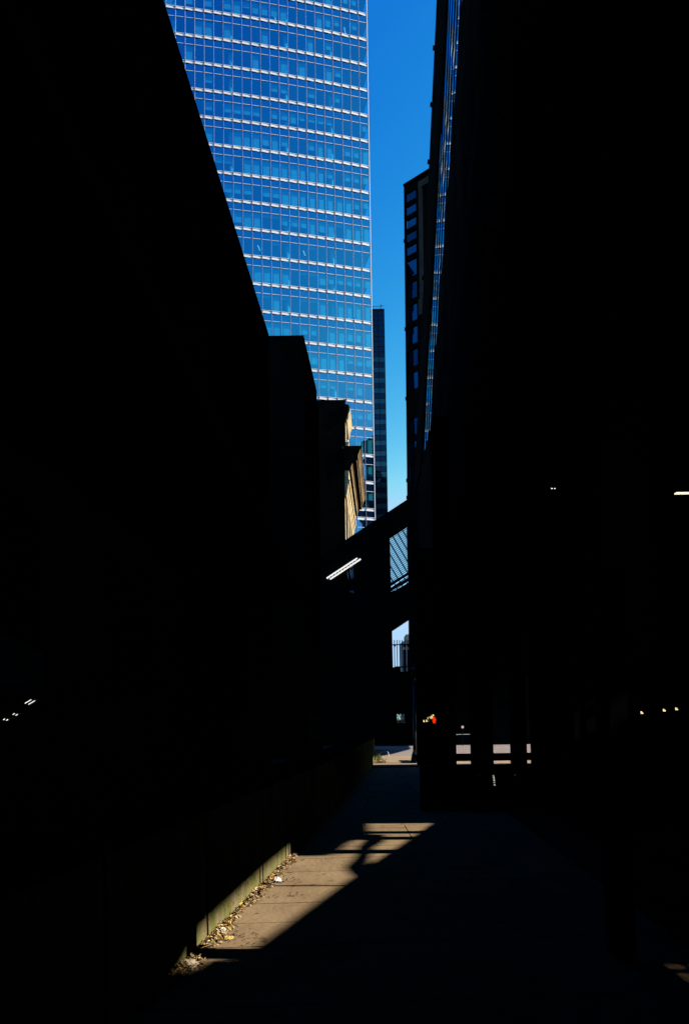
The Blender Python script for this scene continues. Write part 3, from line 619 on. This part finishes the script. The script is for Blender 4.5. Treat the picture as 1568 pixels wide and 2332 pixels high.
ylab = []
def wedge(px, py, Y, wpx, hpx, label, group, flip=1):
    k = Y / F; c = at(px, py, Y); t = thing('wall_lamp', label, 'lamp', c, group)
    w_, h_ = wpx * k, hpx * k
    o = MB().slab([(c.x - flip * w_ * .5, c.z + h_ * .5), (c.x - flip * w_ * .45, c.z - h_ * .5), (c.x + flip * w_ * .5, c.z - h_ * .5), (c.x + flip * w_ * .1, c.z + h_ * .25)], Y, Y + w_ * .6, 'y')
    link('lamp_shade', o, M['yellow'], t)
    link('lamp_arm', MB().box(c.x - w_ * .2, c.x + w_ * .2, Y + w_ * .6, Y + w_ * 2.5, c.z - h_ * .2, c.z + h_ * .2), M['blackmetal'], t)
for i, (px, py) in enumerate(((1461, 1622), (1512, 1616.5), (1540, 1613.5))):
    wedge(px, py, 10.4, 5.5, 6, ['left one of three small yellow lamps on the black piers at right', 'middle one of three small yellow lamps on the black piers at right', 'right hand one of three small yellow lamps on the black piers at right'][i], 'yellow lamps on the right piers')
for i, (px, py, s) in enumerate(((966, 1643, 1), (972, 1642.5, 1), (975.5, 1637, 1), (979.3, 1634.3, .7), (981.5, 1637, .6), (984, 1633.5, 1.25), (987, 1629.5, 1), (1004.8, 1619, .7))):
    names = ['lowest left', 'second from left', 'third from left', 'thin pale fourth', 'small low fifth', 'large sixth', 'topmost seventh', 'separate pale upper right']
    wedge(px - 1 if i < 7 else px - 2.3, py - 2, 23.6, 3.3 * s, 5.4 * s, names[i] + ' yellow lamp in the row beside the red hand signal', 'yellow lamps beside the red hand')

# pedestrian signal
SG = thing('pedestrian_signal', 'pedestrian signal showing a lit red raised hand above the far pavement', 'signal', (at(988, 1700, 23.6).x, 23.6, 0))
c = at(988, 1638.5, 23.6); k = 23.6 / F
link('pole', MB().tube([(c.x + .25, 23.8, 0), (c.x + .25, 23.8, 3.0)], .05, 10), M['blackmetal'], SG)
link('housing', MB().box(c.x - .2, c.x + .2, 23.62, 23.82, c.z - .2, c.z + .2), M['blackpaint'], SG)
link('visor', MB().box(c.x - .21, c.x + .21, 23.4, 23.62, c.z + .18, c.z + .2).box(c.x - .21, c.x - .195, 23.4, 23.62, c.z - .1, c.z + .18).box(c.x + .195, c.x + .21, 23.4, 23.62, c.z - .1, c.z + .18), M['blackpaint'], SG)
hd = MB(); hw = 4 * k
def hb(x0, x1, z0, z1, sh=0): hd.slab([(c.x + x0, c.z + z0), (c.x + x1, c.z + z0), (c.x + x1 + sh, c.z + z1), (c.x + x0 + sh, c.z + z1)], 23.6, 23.618, 'y')
hb(-.045, .045, -.115, -.07); hd.slab([(c.x - .045, c.z - .072), (c.x + .045, c.z - .072), (c.x + .055, c.z - .01), (c.x + .05, c.z + .03), (c.x - .058, c.z + .03), (c.x - .06, c.z - .03)], 23.6, 23.618, 'y')
hb(-.058, -.034, .03, .075); hb(-.030, -.006, .03, .105); hb(-.002, .022, .03, .095); hb(.026, .048, .03, .07)
hd.slab([(c.x + .05, c.z - .03), (c.x + .092, c.z + .01), (c.x + .086, c.z + .03), (c.x + .05, c.z + .01)], 23.6, 23.618, 'y')
link('hand_symbol', hd, M['redhand'], SG)

# string of tiny lights
GL = thing('light_string', 'short curved string of tiny pinkish lights hanging above the red hand signal', 'lights', at(967, 1580, 30))
cpts = [at(958, 1579, 30), at(961, 1576, 30), at(965, 1575, 30), at(969, 1575.5, 30), at(972, 1578, 30), at(973, 1582, 30), at(974, 1586, 30), at(972, 1589, 30)]
link('wire', MB().tube(cpts, .008, 5), M['blackmetal'], GL)
for i in range(16):
    t = i / 15 * 6.98; a = int(t); p = cpts[a].lerp(cpts[a + 1], t - a) + Vector((rnd.uniform(-.03, .03), 0, rnd.uniform(-.03, .03)))
    link('bulb', MB().lathe(p, [(.003, -.009), (.009, 0), (.003, .009)], 6), M['pinkbulb'], GL)

# iron scroll bracket under the slanted tubes
BR = thing('scroll_bracket', 'pale twisted iron bracket hanging below the slanted white tubes', 'bracket', at(800, 1292, 45.1))
def strip(pxs, r): return MB().tube([at(x, y, 45.0) for x, y in pxs], r, 6)
link('strand', strip([(797, 1293), (800, 1291), (803, 1289)], .05), M['steelwhite'], BR)
link('strand', strip([(797, 1296), (799, 1305), (800, 1313), (802, 1318)], [.03, .07, .05, .03]), M['steelwhite'], BR)
link('strand', strip([(803, 1294), (802, 1302), (804, 1310), (804, 1315)], [.03, .06, .05, .03]), M['steelwhite'], BR)
link('strand', strip([(791, 1301), (792, 1310), (793, 1318)], [.02, .04, .02]), M['steelwhite'], BR)
link('hook', strip([(797, 1345), (799, 1349), (800, 1346), (803, 1345), (804, 1350)], .035), M['steelwhite'], BR)
link('stem', strip([(800, 1291), (799, 1325), (798, 1347)], .02), M['blackmetal'], BR)

# lamp post, hoop rail, bollard, plant on the lit cross street
LP = thing('lamp_post', 'black lamp post with flared base beside the sunlit cross street', 'lamp post', gp(945, 1738))
b = gp(945, 1738)
link('base', MB().lathe((b.x, b.y, 0), [(.2, 0), (.2, .06), (.16, .12), (.13, .3), (.09, .42)], 16), M['blackpaint'], LP, True)
link('shaft', MB().lathe((b.x, b.y, .42), [(.085, 0), (.08, .1), (.075, .3), (.055, 2.6)], 12), M['blackpaint'], LP, True)
link('lantern', MB().lathe((b.x, b.y, 3.02), [(.05, 0), (.12, .1), (.15, .4), (.05, .5), (.02, .62)], 10), M['blackpaint'], LP)
HR = thing('hoop_rail', 'thin white hoop rail at the edge of the sunlit cross street', 'rail', at(884, 1721, 30.4))
link('rail', MB().tube([at(868, 1712, 30.6), at(880, 1711, 30.5), at(882.6, 1711.4, 30.45), at(883.5, 1714, 30.4), at(884.6, 1722, 30.3)], .014, 8), M['steelwhite'], HR)
LR = thing('handrail', 'thin pale handrail catching the sun behind the black columns', 'rail', (7, 42.4, 0))
a, b2_ = at(1030, 1672.5, 41.5), at(1080, 1671.5, 41.5)
link('rail', MB().tube([a, b2_], .018, 8), M['steelwhite'], LR); link('leg', MB().tube([(a.x, a.y, 0), a], .02, 6), M['blackmetal'], LR); link('leg', MB().tube([(b2_.x, b2_.y, 0), b2_], .02, 6), M['blackmetal'], LR)

SS = thing('street_sign', 'small pale sign plate on a thin post behind the black columns', 'sign', (at(1052, 1655, 41.2).x, 41.2, 0))
c = at(1052, 1655, 41.2)
link('panel', MB().bar(c - Vector((.075, .07, 0)), c + Vector((.075, .07, 0)), (0, 0, 1), .07, .012), M['conc'], SS)
link('post', MB().tube([(c.x, c.y + .03, 0), (c.x, c.y + .03, c.z + .1)], .02, 6), M['blackmetal'], SS)

def leafq(mb, c, size, tilt=.6):
    a = rnd.uniform(0, 6.28); u = Vector((math.cos(a), math.sin(a), rnd.uniform(-tilt, tilt))).normalized(); v = Vector((-math.sin(a), math.cos(a), rnd.uniform(-tilt, tilt))).normalized()
    n = u.cross(v); s = size; c = Vector(c); w_ = rnd.uniform(.35, .6)
    vs = [c - u * s, c - u * s * .3 + v * s * w_ + n * s * .25, c + u * s * .5 + v * s * w_ * .7 + n * s * .3, c + u * s + n * s * .15, c + u * s * .5 - v * s * w_ * .7 + n * s * .25, c - u * s * .3 - v * s * w_ + n * s * .3, c + n * s * -.02]
    mb.add(vs, [(0, 6, 1), (1, 6, 2), (2, 6, 3), (3, 6, 4), (4, 6, 5), (5, 6, 0)])
PLt = thing('weed_plant', 'small green weed with dry leaves at the foot of the wall by the cross street', 'plant', gp(860, 1737))
pb = gp(861, 1736); gm = MB()
for k in range(150): leafq(gm, (pb.x + rnd.gauss(0, .09), pb.y + rnd.uniform(-.4, 1.4), .05 + abs(rnd.gauss(.13, .1))), rnd.uniform(.02, .05), 1.2)
link('foliage', gm, M['green'], PLt)
link('stem', MB().tube([(pb.x, pb.y, 0), (pb.x + .02, pb.y + .1, .3)], .01, 5).tube([(pb.x, pb.y + .6, 0), (pb.x + .04, pb.y + .7, .25)], .01, 5), M['green'], PLt)
dl = MB()
for k in range(170):
    dl.cur = rnd.choice([0, 0, 1, 2, 4]); leafq(dl, (pb.x + rnd.gauss(.05, .12), pb.y + rnd.uniform(-.9, .9), .03 + abs(rnd.gauss(0, .05))), rnd.uniform(.02, .05))
struct('far_leaf_litter', dl, M['leaf'], 'stuff')

# shrub and bright shop front glimpsed through the gap in the stair's base wall
SB = thing('shrub', 'small shrub against the bright gap under the inclined stair', 'shrub', (gw0 + .3, 47.4, 0)); sm = MB()
for k in range(420): leafq(sm, (gw0 + rnd.uniform(.0, .75), 47.4 + rnd.gauss(0, .15), rnd.uniform(1.1, 2.1)), rnd.uniform(.03, .08), 1.5)
link('foliage', sm, M['green'], SB); link('trunk', MB().tube([(gw0 + .4, 47.4, 0), (gw0 + .38, 47.4, 1.6)], .04, 6), M['black'], SB)

# chrome coil and copper bracket on the barrier
CH = thing('chrome_coil', 'stack of small chrome rings glinting on the dark barrier', 'fitting', at(1123, 1778, 12.0))
for i, yy in enumerate((1766.5, 1770, 1773.5, 1777, 1781.5, 1787)):
    p = at(1121.5 + i * .5, yy, 12.05); link('ring', MB().lathe(p, [(.012, -.007), (.022, -.003), (.022, .003), (.012, .007)], 10), M['chrome'], CH, True)
link('rod', MB().tube([at(1122, 1764, 12.1), at(1124, 1790, 12.1)], .008, 6), M['blackmetal'], CH)
CU = thing('copper_bracket', 'curved copper coloured plate catching the sun on the dark barrier', 'fitting', at(1176, 1772, 12.0))
def cres(pin, pout):
    mb = MB(); n = len(pin)
    for (a, b), (c_, d_) in zip(zip(pin, pout), zip(pin[1:], pout[1:])):
        mb.quad(at(*a, 12.05), at(*b, 12.0), at(*d_, 12.0), at(*c_, 12.05))
    mb.v += [(x, y + .02, z) for x, y, z in mb.v[:]]; nn = len(mb.v) // 2
    for f in mb.f[:]: mb.f.append(tuple(i + nn for i in f[::-1])); mb.mi.append(0)
    for i in range(0, nn, 4):
        for e in range(4): mb.f.append((i + e, i + (e + 1) % 4, i + (e + 1) % 4 + nn, i + e + nn)); mb.mi.append(0)
    return mb
link('plate', cres([(1171, 1768), (1174, 1767.5), (1177.5, 1769), (1179.5, 1773), (1180.5, 1778)], [(1169.5, 1764.5), (1174, 1762.6), (1179, 1765), (1181.8, 1771), (1181.6, 1779)]), M['copper'], CU)
link('tab', cres([(1172.5, 1771), (1174, 1774.5), (1176.5, 1777)], [(1173.5, 1770.5), (1177, 1774), (1179, 1776)]), M['copper'], CU)

# ---------------------------------------------------------------- leaves and scraps
ll = MB()
def litter(n, ylo, yhi, spread, base=0.0):
    for _ in range(n):
        y_ = rnd.uniform(ylo, yhi); dens = .5 + .5 * math.sin(y_ * 5.1) * math.sin(y_ * 2.3 + 1)
        if rnd.random() > .35 + .65 * dens: continue
        d_ = abs(rnd.gauss(0, spread * (.5 + .7 * dens))); ll.cur = rnd.choice([0, 0, 1, 1, 1, 2, 3, 4])
        leafq(ll, (wallx(y_) + .02 + d_, y_ , PZ + .006 + rnd.uniform(0, .03) * max(0, 1 - d_ / .2)), rnd.choice([.005, .007, .010, .014, .020]) * rnd.uniform(.8, 1.3), .7)
litter(4200, 3.9, 8.6, .055)
for _ in range(130):
    y_ = rnd.uniform(4.2, 11); ll.cur = rnd.choice([1, 3, 3, 4, 0]); leafq(ll, (rnd.uniform(wallx(y_) + .1, wallx(y_) + 1.9), y_, PZ + .005), rnd.uniform(.004, .012), .3)
for cx, cy_, s, nn in ((545, 2130, .10, 26), (560, 2145, .12, 20), (640, 2040, .16, 30), (650, 2008, .13, 26), (690, 1960, .2, 30)):
    p = gp(cx, cy_, PZ)
    for _ in range(nn): ll.cur = 3; leafq(ll, (p.x + rnd.gauss(0, s), p.y + rnd.gauss(0, .05), PZ + .006), rnd.uniform(.006, .014), .5)
struct('leaf_litter', ll, M['leaf'], 'stuff')
def scrap(px, py, sx, sy_, h, m, name, label, cat):
    p = gp(px, py, PZ); mb = MB(); nx, ny = 9, 6
    vs = []
    for j in range(ny):
        for i in range(nx):
            u, v = i / (nx - 1) * 2 - 1, j / (ny - 1) * 2 - 1; rr = 1 - .25 * rnd.random()
            q = math.sqrt(max(0, 1 - .5 * v * v)) * rr
            vs.append((p.x + u * sx * q, p.y + v * sy_ * math.sqrt(max(0, 1 - .5 * u * u)), PZ + .004 + h * max(0, 1 - u * u * .8 - v * v * .6) * rnd.uniform(.5, 1.1)))
    mb.add(vs, [(j * nx + i, j * nx + i + 1, (j + 1) * nx + i + 1, (j + 1) * nx + i) for j in range(ny - 1) for i in range(nx - 1)])
    return tag(link(name, mb, m), label, cat)
scrap(629, 2006, .065, .07, .045, M['paper'], 'paper_scrap', 'crumpled white paper scrap among the leaves by the mossy wall', 'litter')
scrap(508, 2121, .045, .05, .03, M['leaf'][4], 'fallen_leaf', 'pale curled leaf at the edge of the litter in the near part of the strip', 'leaf')
scrap(431, 2199, .075, .05, .05, M['leaf'][4], 'fallen_leaf', 'large pale dry leaf lying alone in the nearest small patch of light', 'leaf')
scrap(549, 2062, .06, .08, .035, M['leaf'][2], 'fallen_leaf', 'broad yellow leaf on the litter halfway along the mossy wall', 'leaf')
scrap(519, 2136, .05, .05, .015, M['leaf'][2], 'fallen_leaf', 'flat tan leaf lying just off the litter near the front of the strip', 'leaf')
